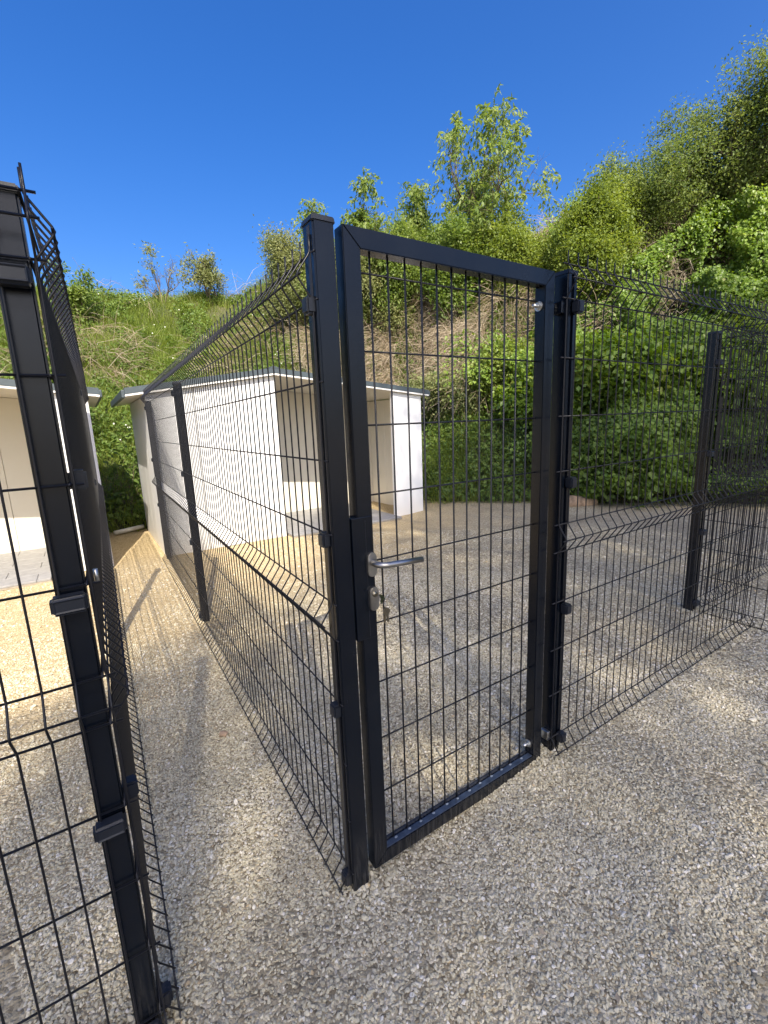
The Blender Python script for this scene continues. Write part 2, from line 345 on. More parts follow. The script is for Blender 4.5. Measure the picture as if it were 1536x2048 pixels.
# ------------------------------------------------------------------ gravel stones (uncountable)
def gravel():
    protos = bpy.data.collections.new('gravel_prototypes')
    for k in range(6):
        bm = bmesh.new(); bmesh.ops.create_icosphere(bm, subdivisions=2, radius=.5)
        r0 = np.random.default_rng(50+k)
        planes = [(Vector(r0.normal(size=3)).normalized(), r0.uniform(.26,.40)) for _ in range(11)]
        for v in bm.verts:
            for nrm,d in planes:
                q = v.co.dot(nrm)
                if q > d: v.co -= nrm*(q-d)
        bmesh.ops.remove_doubles(bm, verts=list(bm.verts), dist=.02)
        me = bm_mesh(bm,'gravel_stone'); me.materials.append(M['stone'])
        o = bpy.data.objects.new('gravel_stone_%d'%k, me); protos.objects.link(o)
    pts, size = [], []
    def zone(n, rmin, rmax, smin, smax, amin=-14, amax=78):
        a = np.radians(rng.uniform(amin,amax,n)); r = np.sqrt(rng.uniform(rmin**2,rmax**2,n))
        x = CAM.x + r*np.sin(a); y = CAM.y + r*np.cos(a)
        pts.append(np.stack([x,y],-1)); size.append(rng.uniform(0,1,n)**2.2*(smax-smin)+smin)
    zone(46000, .15, 1.5, .0048, .0118)
    zone(86000, 1.5, 2.7, .0050, .0125)
    zone(72000, 2.7, 4.2, .0062, .0150)
    zone(34000, 4.2, 6.2, .0080, .017)
    zone(380, .4, 4.0, .015, .029)
    for bx,by in ((-.145,0),(.812,-.02),(-.07,-.01),(.72,-.01),(-.77,-.015),(2.757,.278),(-.09,2.51)):      # stones heaped against the posts
        n_ = 150; a_ = rng.uniform(0,6.28,n_); q_ = .035+.085*rng.uniform(size=n_)**1.5
        pts.append(np.stack([bx+q_*np.cos(a_),by+q_*np.sin(a_)],-1)); size.append(rng.uniform(.008,.016,n_))
    P = np.concatenate(pts); S = np.concatenate(size)
    # bare patches of finer sand here and there; none on the pavers or in the shelters
    keep = (fbm(P[:,0]*1.7,P[:,1]*1.7,seed=31) + rng.normal(0,.16,len(P))) > .33
    keep &= foot_dist(P[:,0],P[:,1]) < .05
    keep &= ~(P[:,1] > 4.58)
    keep &= ~((P[:,0] < .9-.0*P[:,1]) & (P[:,1] > 2.4) & (rng.uniform(size=len(P)) < .55))
    P,S = P[keep],S[keep]; n = len(P)
    flat = rng.uniform(.42,.75,n); el = rng.uniform(.75,1.35,n)
    heap = np.zeros(n)
    for bx,by in ((-.145,0),(.812,-.02),(-.77,-.015),(2.757,.278)): heap = np.maximum(heap,.014*np.clip(1-np.hypot(P[:,0]-bx,P[:,1]-by)/.11,0,1))
    Z = gz(P[:,0],P[:,1]) + S*rng.uniform(.0,.34,n) + heap*rng.uniform(.2,1,n)
    V = np.stack([P[:,0],P[:,1],Z],-1)
    me = bpy.data.meshes.new('gravel_stones'); me.vertices.add(n); me.vertices.foreach_set('co', V.astype(np.float32).ravel())
    rot = np.stack([rng.normal(0,.42,n),rng.normal(0,.42,n),rng.uniform(0,6.28,n)],-1)
    scl = np.stack([S*el*1.25,S/el*1.25,S*flat*1.25],-1)
    t = np.clip(.52+.20*rng.normal(size=n)+ (fbm(P[:,0]*2.2,P[:,1]*2.2,seed=77)-.5)*.5,0,.93); w = rng.uniform(size=n); t[w<.025] = .965; t[w>.992] = 1.0
    for nm,arr in (('rot',rot),('scl',scl)):
        a = me.attributes.new(nm,'FLOAT_VECTOR','POINT'); a.data.foreach_set('vector', arr.astype(np.float32).ravel())
    a = me.attributes.new('tint','FLOAT','POINT'); a.data.foreach_set('value', t.astype(np.float32))
    a = me.attributes.new('pick','INT','POINT'); a.data.foreach_set('value', rng.integers(0,6,n).astype(np.int32))
    me.update()
    o = obj('gravel_stones', me); tag(o,'loose pale crushed stones covering the ground','gravel',kind='stuff')
    ng = bpy.data.node_groups.new('gravel_scatter','GeometryNodeTree')
    ng.interface.new_socket('Geometry', in_out='INPUT', socket_type='NodeSocketGeometry')
    ng.interface.new_socket('Geometry', in_out='OUTPUT', socket_type='NodeSocketGeometry')
    N,L = ng.nodes, ng.links
    gi,go = N.new('NodeGroupInput'),N.new('NodeGroupOutput')
    ci = N.new('GeometryNodeCollectionInfo'); ci.inputs['Collection'].default_value = protos; ci.inputs['Separate Children'].default_value = True; ci.inputs['Reset Children'].default_value = True
    ip = N.new('GeometryNodeInstanceOnPoints'); ip.inputs['Pick Instance'].default_value = True
    def named(nm,ty):
        q = N.new('GeometryNodeInputNamedAttribute'); q.data_type = ty; q.inputs['Name'].default_value = nm; return q.outputs['Attribute']
    L.new(gi.outputs[0], ip.inputs['Points']); L.new(ci.outputs[0], ip.inputs['Instance'])
    L.new(named('pick','INT'), ip.inputs['Instance Index']); L.new(named('rot','FLOAT_VECTOR'), ip.inputs['Rotation']); L.new(named('scl','FLOAT_VECTOR'), ip.inputs['Scale'])
    L.new(ip.outputs[0], go.inputs[0])
    md = o.modifiers.new('scatter','NODES'); md.node_group = ng
gravel()

# ------------------------------------------------------------------ shelters
RZ = lambda x: (1.885 + (2.15-1.885)*(x+.20)/1.72) if x < 1.52 else (2.15 + (1.875-2.15)*(x-1.52)/2.60)   # underside of the roof
def prism(name, x0, x1, y0, y1, zb, mat, parent, gap=.002, top=-.004, ztop=None):
    xs = [x0+gap] + ([1.52] if x0 < 1.52 < x1 else []) + [x1-gap]
    v, f = [], []
    for yy in (y0,y1):
        for x in xs: v.append((x,yy,zb))
        for x in xs: v.append((x,yy,(ztop if ztop else RZ(x)+top)))
    k = len(xs); o = 2*k
    front = list(range(k)) + [2*k-1-i for i in range(k)]
    f.append(tuple(front)); f.append(tuple(o+i for i in reversed(front)))
    loop = front
    for a in range(len(loop)):
        i,j = loop[a],loop[(a+1)%len(loop)]
        f.append((j,i,o+i,o+j))
    me = mesh_from(name,v,f); bm = bmesh.new(); bm.from_mesh(me); bmesh.ops.recalc_face_normals(bm,faces=bm.faces)
    bmesh.ops.bevel(bm, geom=list(bm.edges), offset=.003, segments=1, affect='EDGES', clamp_overlap=True)
    bm.to_mesh(me); bm.free()
    return obj(name,me,mat,parent)
def shelter(ox, oy, label):
    t = empty('shelter',(ox,oy,0)); tag(t,label,'shelter','open animal shelters behind the pens')
    W,D,TH = 3.94,1.96,.06
    # outer walls, panel by panel
    for a,b in ((0,.52),(.52,1.02),(1.02,1.52)): prism('wall_panel',a,b,0,TH,.0,M['white_wall'],t)
    prism('wall_panel',3.42,W,0,TH,.0,M['white_wall'],t)
    box('corner_trim',3.385,3.42,-.004,TH+.004,.0,RZ(3.4)-.006,M['trim_white'],t,.003)
    box('corner_trim',1.52,1.545,-.004,TH+.004,.0,RZ(1.54)-.006,M['trim_white'],t,.003)
    box('corner_trim',-.004,.03,-.004,-.001,.0,RZ(.02)-.006,M['trim_white'],t)
    for k in range(4):
        prism('back_panel',k*W/4,(k+1)*W/4,1.50,1.56,.0,M['beige_wall'],t)
    n = 4
    for k in range(n):
        y0 = TH + k*(D-TH)/n; y1 = TH + (k+1)*(D-TH)/n
        box('side_panel',0,TH,y0+.002,y1-.002,0,RZ(.0)-.01,M['white_wall'],t,.003,1)
        box('side_panel',W-TH,W,y0+.002,y1-.002,0,RZ(W)-.01,M['beige_wall'],t,.003,1)
    prism('back_panel',.062,W-.062,D-.06,D,.0,M['white_wall'],t)
    prism('partition_panel',1.46,1.52,TH+.002,1.498,.0,M['beige_wall'],t)
    # roof: two slopes with a dark sheet, white lower trim and cream ceiling
    y0,y1 = -.07,D+.18
    for xa,xb in ((-.20,1.52),(1.52,4.05)):
        za,zb = RZ(xa),RZ(xb)
        def slope(nm,lo,hi,yy0,yy1,mat,xs=(xa,xb)):
            v = [(x,y,RZ(x)+h) for h in (lo,hi) for y in (yy0,yy1) for x in xs]
            me = mesh_from(nm,v,[(0,2,3,1),(4,5,7,6),(0,1,5,4),(2,6,7,3),(0,4,6,2),(1,3,7,5)]); return obj(nm,me,mat,t)
        slope('ceiling_panel',.0,.012,y0+.012,y1-.012,M['beige_wall'])
        slope('roof_sheet',.024,.092,y0,y1,M['roof'])
        slope('fascia_trim',.002,.0235,y0+.004,y0+.016,M['trim_white'])
    box('eave_gutter',-.235,-.2005,y0,y1,1.872,1.955,M['roof'],t,.006)
    box('eave_gutter',4.0505,4.075,y0,y1,1.880,1.956,M['roof'],t,.006)
    v = [(1.43,y0-.004,2.236),(1.52,y0-.004,2.262),(1.61,y0-.004,2.236),(1.43,y1,2.236),(1.52,y1,2.262),(1.61,y1,2.236)]
    obj('ridge_cap',mesh_from('ridge_cap',v,[(0,1,4,3),(1,2,5,4),(0,2,1),(3,4,5)]),M['roof'],t)
    # paved floor
    fl = box('floor',1.56,3.36,-.20,1.49,.0,.018,M['slab'],t)
    tw,tl = .28,.56; r = 0; y = -.20
    shared = box_mesh(.002,tl-.002,.002,tw-.002,.0,.022,.003,1,'paver'); shared.materials.append(M['paver'])
    while y+tw <= 1.50:
        x = 1.56 - (tl/2 if r%2 else 0)
        while x < 3.36:
            a,b = max(x,1.56),min(x+tl,3.36)
            if b-a > .05:
                if abs(b-a-tl) < 1e-3: obj('paver',shared,None,fl,(x,y,.0185+.0015*random.random()))
                else: box('paver',a+.002,b-.002,y+.002,y+tw-.002,.0185,.0405+.001*random.random(),M['paver'],fl,.003,1)
            x += tl
        y += tw; r += 1
    return t
shelter(-.05,4.80,'white shelter with low gabled grey roof right of the narrow passage')
shelter(-4.54,4.80,'white shelter seen through the mesh at the left edge')
for nm,x0,x1,lab in (('edging_pipe',-.50,-.10,'pale grey pipe lying across the far end of the narrow passage'),):
    p = obj(nm, tube_mesh([(x0,6.60,.045),((x0+x1)/2,6.68,.05),(x1,6.75,.06)],.032,10,nm),M['pipe']); tag(p,lab,'pipe')

# ------------------------------------------------------------------ fences
SP = .0555
def rounded(path, r=.010):
    out = [Vector(path[0])]
    for a,b,c in zip(path[:-2],path[1:-1],path[2:]):
        a,b,c = Vector(a),Vector(b),Vector(c)
        out += [b+(a-b).normalized()*r, b+(a-b).normalized()*r*.35*.6+(c-b).normalized()*r*.35*.6, b+(c-b).normalized()*r]
    out.append(Vector(path[-1])); return out
VD = .040
WPATH = rounded([(0,0,1.948),(0,0,1.908),(0,-VD,1.853),(0,0,1.798),(0,0,.990),(0,-VD,.935),(0,0,.880),(0,0,.076),(0,-VD,.022)])
WIRE = tube_mesh(WPATH,.0025,6,'vertical_wire'); WIRE.materials.append(M['wire'])
RODS = [(0,1.908),(-VD,1.853),(0,1.798),(0,1.600),(0,1.396),(0,1.194),(0,.990),(-VD,.935),(0,.880),(0,.675),(0,.474),(0,.274),(0,.076),(-VD,.024)]
rodcache = {}
def fence_panel(start, ang, n, label, z0=0.0, tail=.016):
    t = empty('wire_fence',(start[0],start[1],z0),ang); tag(t,label,'wire fence','dark welded wire fences')
    for i in range(n):
        obj('vertical_wire',WIRE,None,t,(i*SP,0,0))
    if n not in rodcache:
        me = tube_mesh([(-tail,0,0),((n-1)*SP/2,0,0),((n-1)*SP+tail,0,0)],.0027,6,'horizontal_rod'); me.materials.append(M['wire']); rodcache[n] = me
    for y,z in RODS:
        obj('horizontal_rod',rodcache[n],None,t,(0,y+.0050,z))
    return t
CLIP = None
def make_clip():
    bm = bmesh.new(); bmesh.ops.create_cube(bm,size=1.0)
    for v in bm.verts: v.co = Vector((v.co.x*.036,v.co.y*.032,v.co.z*.042))
    bmesh.ops.bevel(bm,geom=list(bm.edges),offset=.005,segments=2,affect='EDGES')
    # oval boss on the outer face
    r = bmesh.ops.create_circle(bm,cap_ends=True,radius=.011,segments=14)
    for v in r['verts']: v.co = Vector((v.co.x, -.0165, v.co.y*1.1))
    return bm_mesh(bm,'clip')
CLIP = make_clip(); CLIP.materials.append(M['clip'])
def wide_clip():
    bm = bmesh.new(); bmesh.ops.create_cube(bm,size=1.0)
    for v in bm.verts: v.co = Vector((v.co.x*.062,v.co.y*.034,v.co.z*.036))
    bmesh.ops.bevel(bm,geom=list(bm.edges),offset=.006,segments=3,affect='EDGES')
    fr = [f for f in bm.faces if f.normal.y < -.95]
    r = bmesh.ops.inset_region(bm,faces=fr,thickness=.004); 
    for f in fr:
        for v in f.verts: v.co.y += .002
    return bm_mesh(bm,'clip')
WCLIP = wide_clip(); WCLIP.materials.append(M['clip'])
def clip(parent, x, y, z, rz, wide=False):
    o = obj('clip', WCLIP if wide else CLIP, None, parent, (x,y,z)); o.rotation_euler = (0,0,rz); return o
def post_body(parent, w, d, h, groove=True):
    """hollow-looking post: rectangular tube with a shallow channel on front and back faces"""
    bm = bmesh.new(); g_ = .008; e = .006
    if groove:
        prof = [(-w/2,-d/2),(-w*.16,-d/2),(-w*.13,-d/2+g_),(w*.13,-d/2+g_),(w*.16,-d/2),(w/2,-d/2),(w/2,d/2),(w*.16,d/2),(w*.13,d/2-g_),(-w*.13,d/2-g_),(-w*.16,d/2),(-w/2,d/2)]
    else: prof = [(-w/2,-d/2),(w/2,-d/2),(w/2,d/2),(-w/2,d/2)]
    lo = [bm.verts.new((x,y,-.12)) for x,y in prof]; hi = [bm.verts.new((x,y,h)) for x,y in prof]
    k = len(prof)
    sides = [bm.faces.new((lo[i],lo[(i+1)%k],hi[(i+1)%k],hi[i])) for i in range(k)]
    bm.faces.new(hi); bm.faces.new(lo[::-1])
    ed = [e2 for e2 in bm.edges if abs(e2.verts[0].co.z-e2.verts[1].co.z) > .5]
    corner = [e2 for e2 in ed if abs(abs(e2.verts[0].co.x)-w/2)<1e-5 and abs(abs(e2.verts[0].co.y)-d/2)<1e-5]
    bmesh.ops.bevel(bm,geom=corner,offset=.0045,segments=3,affect='EDGES')
    return obj('post_tube',bm_mesh(bm,'post_tube'),M['paint'],parent)
def post_cap(parent,w,d,h,over=.003,th=.016):
    bm = bmesh.new(); bmesh.ops.create_cube(bm,size=1.0)
    for v in bm.verts:
        k = 1.0 if v.co.z < 0 else .93
        v.co = Vector((v.co.x*(w+2*over)*k, v.co.y*(d+2*over)*k, h-.010+(v.co.z+.5)*th))
    bmesh.ops.bevel(bm,geom=list(bm.edges),offset=.0025,segments=2,affect='EDGES')
    return obj('post_cap',bm_mesh(bm,'post_cap'),M['clip'],parent)
def post(x,y,w,d,h,label,rz=0,groove=True,cap=True,z0=0.0):
    t = empty('fence_post',(x,y,z0),rz); tag(t,label,'fence post','dark square fence posts')
    post_body(t,w,d,h,groove)
    if cap: post_cap(t,w,d,h)
    return t
SL = math.atan(.0222)
# latch post and the fence running back to the shelter (outward side faces the passage)
pA = post(-.1455,0.0,.059,.060,1.985,'tall capped latch post beside the gate handle',groove=False)
for z in (1.787,1.178,.652,.045): clip(pA,-.0345,.002,z,R(-90))
box('joint_seam',-.0305,-.0298,-.010,.004,-.05,1.97,M['ringdark'],pA)
def left_pt(y,x0=-.178): return (x0+.0222*y, y)
L1s = left_pt(-.012+45*SP); fence_panel(L1s, R(-90)-SL, 46,'long wire fence panel running back from the gate latch post')
L2s = left_pt(2.545+38*SP); fence_panel(L2s, R(-90)-SL, 39,'far wire fence panel ending at the white shelter corner')
pC = post(left_pt(2.50)[0]+.035,2.512,.050,.060,1.83,'middle post of the fence right of the narrow passage',-SL)
for z in (1.755,1.178,.655,.06): clip(pC,-.030,.0,z,R(-90))
pC2 = post(left_pt(4.70)[0]+.038,4.715,.050,.060,1.83,'end post standing against the white shelter corner',-SL)
for z in (1.755,1.178,.655): clip(pC2,-.030,.0,z,R(-90))
# near corner post at the left, its facing panel and the fence running back along the passage
pD = post(-.7685,-.016,.053,.060,1.915,'near left corner post seen large and leaning at the left edge',groove=False)
for z in (1.765,1.165,.645,.045): clip(pD,-.004,-.052,z,0,True)
for z in (1.40,.675,.05): clip(pD,.043,.012,z,R(90))
b_ = obj('bolt',tube_mesh([(.046,.03,1.175),(.046,.03,1.205)],.005,10,'bolt'),M['zinc'],pD)
fence_panel((-.732-44*SP,-.061),0,45,'near wire fence panel at the left edge facing the camera')
fence_panel((-.735,-.044),R(90)-SL,46,'wire fence panel running back from the near left corner post')
fence_panel((-.735+.0222*2.50,2.505),R(90)-SL,38,'far wire fence panel on the left side of the passage')
pD2 = post(-.735+.0222*2.48-.034,2.475,.050,.060,1.83,'second post of the left passage fence',-SL)
for z in (1.755,1.178,.655): clip(pD2,.030,.0,z,R(90))
pD3 = post(-.735+.0222*4.63-.034,4.66,.050,.060,1.83,'end post of the left passage fence at the shelter',-SL)
# hinge post and the front fence right of the gate
pB = post(.812,-.022,.054,.058,1.935,'capped hinge post on the right of the gate',z0=.05)
for z in (1.815,1.19,.68,.10): clip(pB,.012,-.045,z,0)
box('hinge_plate',-.045,-.0275,-.020,.018,1.795,1.838,M['paint'],pB,.003)
box('hinge_plate',-.045,-.0275,-.020,.018,.088,.128,M['zinc'],pB,.003)
fence_panel((.760,-.066),0,37,'wire fence panel right of the gate hinge post',z0=.092)
pE = post(2.757,.278,.062,.058,1.885,'corner post behind the front panel at the right edge',z0=.085)
for z in (1.70,1.12,.585,.07): clip(pE,.0,-.042,z,0,True)
fence_panel((2.795,.305),R(-90),46,'wire fence panel coming forward at the right edge',z0=.075)
fence_panel((2.82,.262),0,46,'wire fence panel running off to the right beyond the corner post',z0=.09)
pE2 = post(5.36,.30,.062,.058,1.885,'next post of the fence running off to the right',z0=.085)

# ------------------------------------------------------------------ gate
G = empty('gate',(.0,.0,.0)); tag(G,'closed dark metal gate with wire mesh infill and steel lever handle','gate')
x0,x1,zb,zt,fw = -.094,.742,.043,1.982,.051
ya,yb = -.030,.014
def miter(name, pts):
    v = [(x,ya,z) for x,z in pts]+[(x,yb,z) for x,z in pts]
    bm = bmesh.new(); vv = [bm.verts.new(p) for p in v]
    bm.faces.new([vv[i] for i in (0,1,2,3)]); bm.faces.new([vv[i] for i in (7,6,5,4)])
    for i in range(4): bm.faces.new([vv[(i+1)%4],vv[i],vv[4+i],vv[4+(i+1)%4]])
    bmesh.ops.recalc_face_normals(bm,faces=bm.faces)
    bmesh.ops.bevel(bm,geom=[e for e in bm.edges],offset=.0022,segments=2,affect='EDGES')
    return obj(name,bm_mesh(bm,name),M['paint'],G)
e_ = .0002
miter('stile',[(x0,zb+e_),(x0+fw,zb+fw+e_),(x0+fw,zt-fw-e_),(x0,zt-e_)])
miter('stile',[(x1,zb+e_),(x1-fw,zb+fw+e_),(x1-fw,zt-fw-e_),(x1,zt-e_)])
miter('rail',[(x0+e_,zt),(x1-e_,zt),(x1-fw-e_,zt-fw),(x0+fw+e_,zt-fw)])
miter('rail',[(x0+e_,zb),(x0+fw+e_,zb+fw),(x1-fw-e_,zb+fw),(x1-e_,zb)])
gw = tube_mesh([(0,0,zb+fw-.004),(0,0,1),(0,0,zt-fw+.004)],.0029,8,'vertical_wire'); gw.materials.append(M['wire'])
for i in range(12): obj('vertical_wire',gw,None,G,(.058*i,-.002,0))
gh = tube_mesh([(x0+fw-.003,0,0),(.3,0,0),(x1-fw+.003,0,0)],.0027,8,'horizontal_rod'); gh.materials.append(M['wire'])
for k in range(9): obj('horizontal_rod',gh,None,G,(0,.0036,.285+.2*k))
# channel lips on the bottom rail, front one coloured paler for reflected sky, and bare spots where the wires enter
box('channel_lip',x0+fw+.002,x1-fw-.002,-.0265,-.0055,zb+fw-.001,zb+fw+.0018,M['sky_sheen'],G,.0008,1)
box('channel_lip',x0+fw+.002,x1-fw-.002,.0020,.0125,zb+fw-.001,zb+fw+.0034,M['clip'],G,.0008,1)
for i in range(12):
    bm = bmesh.new(); bmesh.ops.create_icosphere(bm,subdivisions=1,radius=1)
    for v in bm.verts: v.co = Vector((v.co.x*.007*random.uniform(.7,1.3),v.co.y*.005,v.co.z*.0016))
    obj('weld_spot',bm_mesh(bm,'weld_spot'),M['weld'],G,(.058*i+random.uniform(-.004,.006),-.010+random.uniform(-.003,.003),zb+fw+.0018))
lk = box('lock_case',-.1135,-.0475,-.0325,.016,.862,1.232,M['paint'],G,.002)
box('lock_seam',-.0705,-.0700,-.0330,-.0325,.87,1.222,M['ringdark'],lk)
def oval(w,h,th,nseg=20):
    bm = bmesh.new(); r = w/2; v0 = []
    pts = []
    for i in range(nseg//2+1):
        a = math.pi*i/(nseg//2); pts.append((r*math.cos(a), h/2-r+r*math.sin(a)))
    for i in range(nseg//2+1):
        a = math.pi+math.pi*i/(nseg//2); pts.append((r*math.cos(a), -h/2+r+r*math.sin(a)))
    fr = [bm.verts.new((x,0,z)) for x,z in pts]; bk = [bm.verts.new((x,th,z)) for x,z in pts]
    f = bm.faces.new(fr); bm.faces.new(bk[::-1]); k = len(pts)
    for i in range(k): bm.faces.new((fr[(i+1)%k],fr[i],bk[i],bk[(i+1)%k]))
    bmesh.ops.recalc_face_normals(bm,faces=bm.faces)
    bmesh.ops.bevel(bm,geom=list(f.edges),offset=.0016,segments=2,affect='EDGES')
    return bm_mesh(bm,'rosette')
HX,HZ = -.0575,1.090
for z,nm in ((HZ,'handle_rosette'),(.985,'keyhole_rosette')):
    ro = obj(nm,oval(.030,.072,.007),M['steel'],G,(HX if nm[0]=='h' else -.0555,-.0435,z)); 
    obj('rosette_base',oval(.033,.075,.004),M['ringdark'],ro,(0,.007,0))
bend = [(HX,-.042,HZ+.006),(HX,-.056,HZ+.006)] + [(HX+.030*(1-math.cos(a)),-.056-.030*math.sin(a),HZ+.006-.001*a) for a in np.linspace(.2,math.pi/2,7)] + [(HX+.06,-.087,HZ+.003),(HX+.145,-.088,HZ-.001)]
hd = obj('lever_handle',tube_mesh(bend,.0088,18,'lever_handle'),M['steel'],G)
cy = obj('lock_cylinder',tube_mesh([(-.0555,-.040,1.001),(-.0555,-.0475,1.001)],.0082,18,'lock_cylinder'),M['brass'],G)
for z in (1.868,.140):
    h = obj('hinge_bolt',tube_mesh([(x1-fw-.030,-.004,z),(x1-fw-.002,-.004,z)],.0062,12,'hinge_bolt'),M['zinc'],G)
    obj('nut',tube_mesh([(x1-fw-.012,-.004,z),(x1-fw-.003,-.004,z)],.0115,6,'nut',False),M['zinc'],h)
    obj('washer',tube_mesh([(x1-fw-.003,-.004,z),(x1-fw-.0005,-.004,z)],.0165,20,'washer',False),M['zinc'],h)
    pe = obj('hinge_eye',tube_mesh([(x1+.001,-.004,z),(x1+.018,-.004,z)],.0065,12,'hinge_eye'),M['zinc'],G)
    obj('hinge_pin',tube_mesh([(x1+.012,-.004,z-.035),(x1+.012,-.004,z+.022)],.0055,12,'hinge_pin'),M['zinc'],pe)
# keys hanging from the lock
K = empty('key_bunch',(-.0555,-.0475,1.001)); tag(K,'small bunch of keys hanging from the gate lock','keys')
def key_mesh():
    bm = bmesh.new(); prof = []
    for i in range(13):
        a = R(-150)+R(300)*i/12+R(90); prof.append((.0105*math.cos(a), .0105*math.sin(a)))
    prof = prof[::1]
    pts = prof + [(-.0035,-.0095),(-.0035,-.034),(-.001,-.037),(.0015,-.034),(.0035,-.031),(.0022,-.027),(.0035,-.023),(.0026,-.019),(.0035,-.014),(.0035,-.0095)]
    cx = sum(p[0] for p in pts)/len(pts); pts.sort(key=lambda p: 0)
    a_ = [bm.verts.new((x,-.001,z)) for x,z in pts]; b2 = [bm.verts.new((x,.001,z)) for x,z in pts]
    bm.faces.new(a_); bm.faces.new(b2[::-1]); k = len(pts)
    for i in range(k): bm.faces.new((a_[(i+1)%k],a_[i],b2[i],b2[(i+1)%k]))
    bmesh.ops.recalc_face_normals(bm,faces=bm.faces); return bm_mesh(bm,'key')
km = key_mesh(); km.materials.append(M['brass'])
k1 = obj('key',km,None,K,(0,-.034,0)); k1.rotation_euler = (R(-90),0,R(62)); k1.location = (.008,-.022,-.004); k1.rotation_euler = (R(-78),R(40),R(-28))
ring = [( .008+.011*math.cos(a)*.4, -.036+.011*math.cos(a), -.020+.011*math.sin(a)) for a in np.linspace(0,2*math.pi,18)]
obj('key_ring',tube_mesh(ring,.0009,6,'key_ring'),M['steel'],K)
for dx,ry,rz in ((.009,R(4),R(18)),(.013,R(-7),R(-22))):
    q = obj('key',km,None,K,(dx,-.037,-.042)); q.rotation_euler = (R(3),ry,rz)

# ------------------------------------------------------------------ bank vegetation
def leaf_mesh(name, pos, tip, nrm, length, width, tint, fold=.18):
    n = len(pos); tip = tip/np.linalg.norm(tip,axis=1,keepdims=True)
    side = np.cross(tip,nrm); side /= np.linalg.norm(side,axis=1,keepdims=True)+1e-9
    up = np.cross(side,tip); L = length[:,None]; Wd = width[:,None]
    v = np.empty((n,4,3)); v[:,0] = pos; v[:,1] = pos+tip*L*.45+side*Wd*.5+up*Wd*fold; v[:,2] = pos+tip*L; v[:,3] = pos+tip*L*.45-side*Wd*.5+up*Wd*fold
    i = np.arange(n)*4; T = np.concatenate([np.stack([i,i+1,i+2],-1),np.stack([i,i+2,i+3],-1)])
    return np_mesh(name,v.reshape(-1,3),T,{'tint':np.repeat(np.clip(tint,0,1),4)})
def blade_mesh(name, pos, dirn, lean, length, width, tint):
    n = len(pos); d = dirn/np.linalg.norm(dirn,axis=1,keepdims=True)
    side = np.cross(d,rng.normal(size=(n,3))); side /= np.linalg.norm(side,axis=1,keepdims=True)
    L = length[:,None]; w = width[:,None]*.5; mid = pos+d*L*.55+lean*L*.12; top = pos+d*L*.85+lean*L*.5
    v = np.empty((n,5,3)); v[:,0] = pos-side*w; v[:,1] = pos+side*w; v[:,2] = mid+side*w*.8; v[:,3] = mid-side*w*.8; v[:,4] = top
    i = np.arange(n)*5; T = np.concatenate([np.stack([i,i+1,i+2],-1),np.stack([i,i+2,i+3],-1),np.stack([i+3,i+2,i+4],-1)])
    return np_mesh(name,v.reshape(-1,3),T,{'tint':np.repeat(np.clip(tint,0,1),5)})
def rnd(n,s=1.0): return rng.normal(0,s,(n,3))
def az(x,y): return np.degrees(np.arctan2(x-CAM.x,y-CAM.y))
def sample_bank(n, weight, smin=.0, smax=7.2, x0=-7, x1=13, y0=-3, y1=15):
    X,Y = [],[]; got = 0
    while got < n:
        x = rng.uniform(x0,x1,60000); y = rng.uniform(y0,y1,60000); s = foot_dist(x,y)
        ok = (s>smin)&(s<smax)&(np.hypot(x-CAM.x,y-CAM.y)<17); x,y,s = x[ok],y[ok],s[ok]
        w = weight(x,y,s); k = rng.uniform(size=len(x)) < w
        X.append(x[k]); Y.append(y[k]); got += int(k.sum())
    return np.concatenate(X)[:n],np.concatenate(Y)[:n]
def ivyness(x,y,s):       # 0 on the grassy left, 1 under the creepers on the right
    a = az(x,y); return sst((a-47+ (fbm(x*.8,y*.8,seed=61)-.5)*26)/10)
def brushness(x,y,s):     # dry brambles in the middle of the slope
    a = az(x,y); n = fbm(x*.9,y*.9,seed=71); z = bank_z(x,y)
    mid = sst((a-20)/8)*(1-sst((a-60)/8))*sst((z-1.5)/.6)
    left = .26*(1-sst((a-22)/8))*sst((z-1.8)/1.2)*sst((n-.54)/.12)
    return np.clip(mid*sst((n-.30)/.16)+left,0,1)
def lump(x,y,z,seed=81): return fbm(x*1.1,y*1.1,z*1.1,seed=seed,oct=2)
def grass():
    n = 170000
    def w(x,y,s): return np.clip((1-ivyness(x,y,s)*.93)*(.35+.65*sst((fbm(x*1.6,y*1.6,seed=91)-.3)/.25))*(1-.5*brushness(x,y,s)),0,1)
    x,y = sample_bank(n,w,-.12,8.4); z = bank_z(x,y); N = bank_normal(x,y)
    clump = fbm(x*1.5,y*1.5,seed=95); L = (.14+.36*rng.uniform(size=n)**1.4)*(.55+.9*clump)
    dirn = N*.45+np.array([0,0,.75])+rnd(n,.28)
    down = np.stack([N[:,0],N[:,1],-np.ones(n)*.55],-1); lean = down*rng.uniform(.1,1.0,n)[:,None]+rnd(n,.35)
    dry = sst((fbm(x*1.1,y*1.1,seed=97)-.52)/.16)*sst((z-1.4)/1)
    tint = .10+.42*fbm(x*.9,y*.9,seed=99)+.20*rng.normal(size=n)*.8+.30*dry*rng.uniform(size=n)
    o = obj('bank_grass',blade_mesh('bank_grass',np.stack([x,y,z-.02],-1),dirn,lean,L,rng.uniform(.006,.013,n),tint),M['grass']); tag(o,'long green and straw coloured grass on the bank','grass',kind='stuff')
grass()
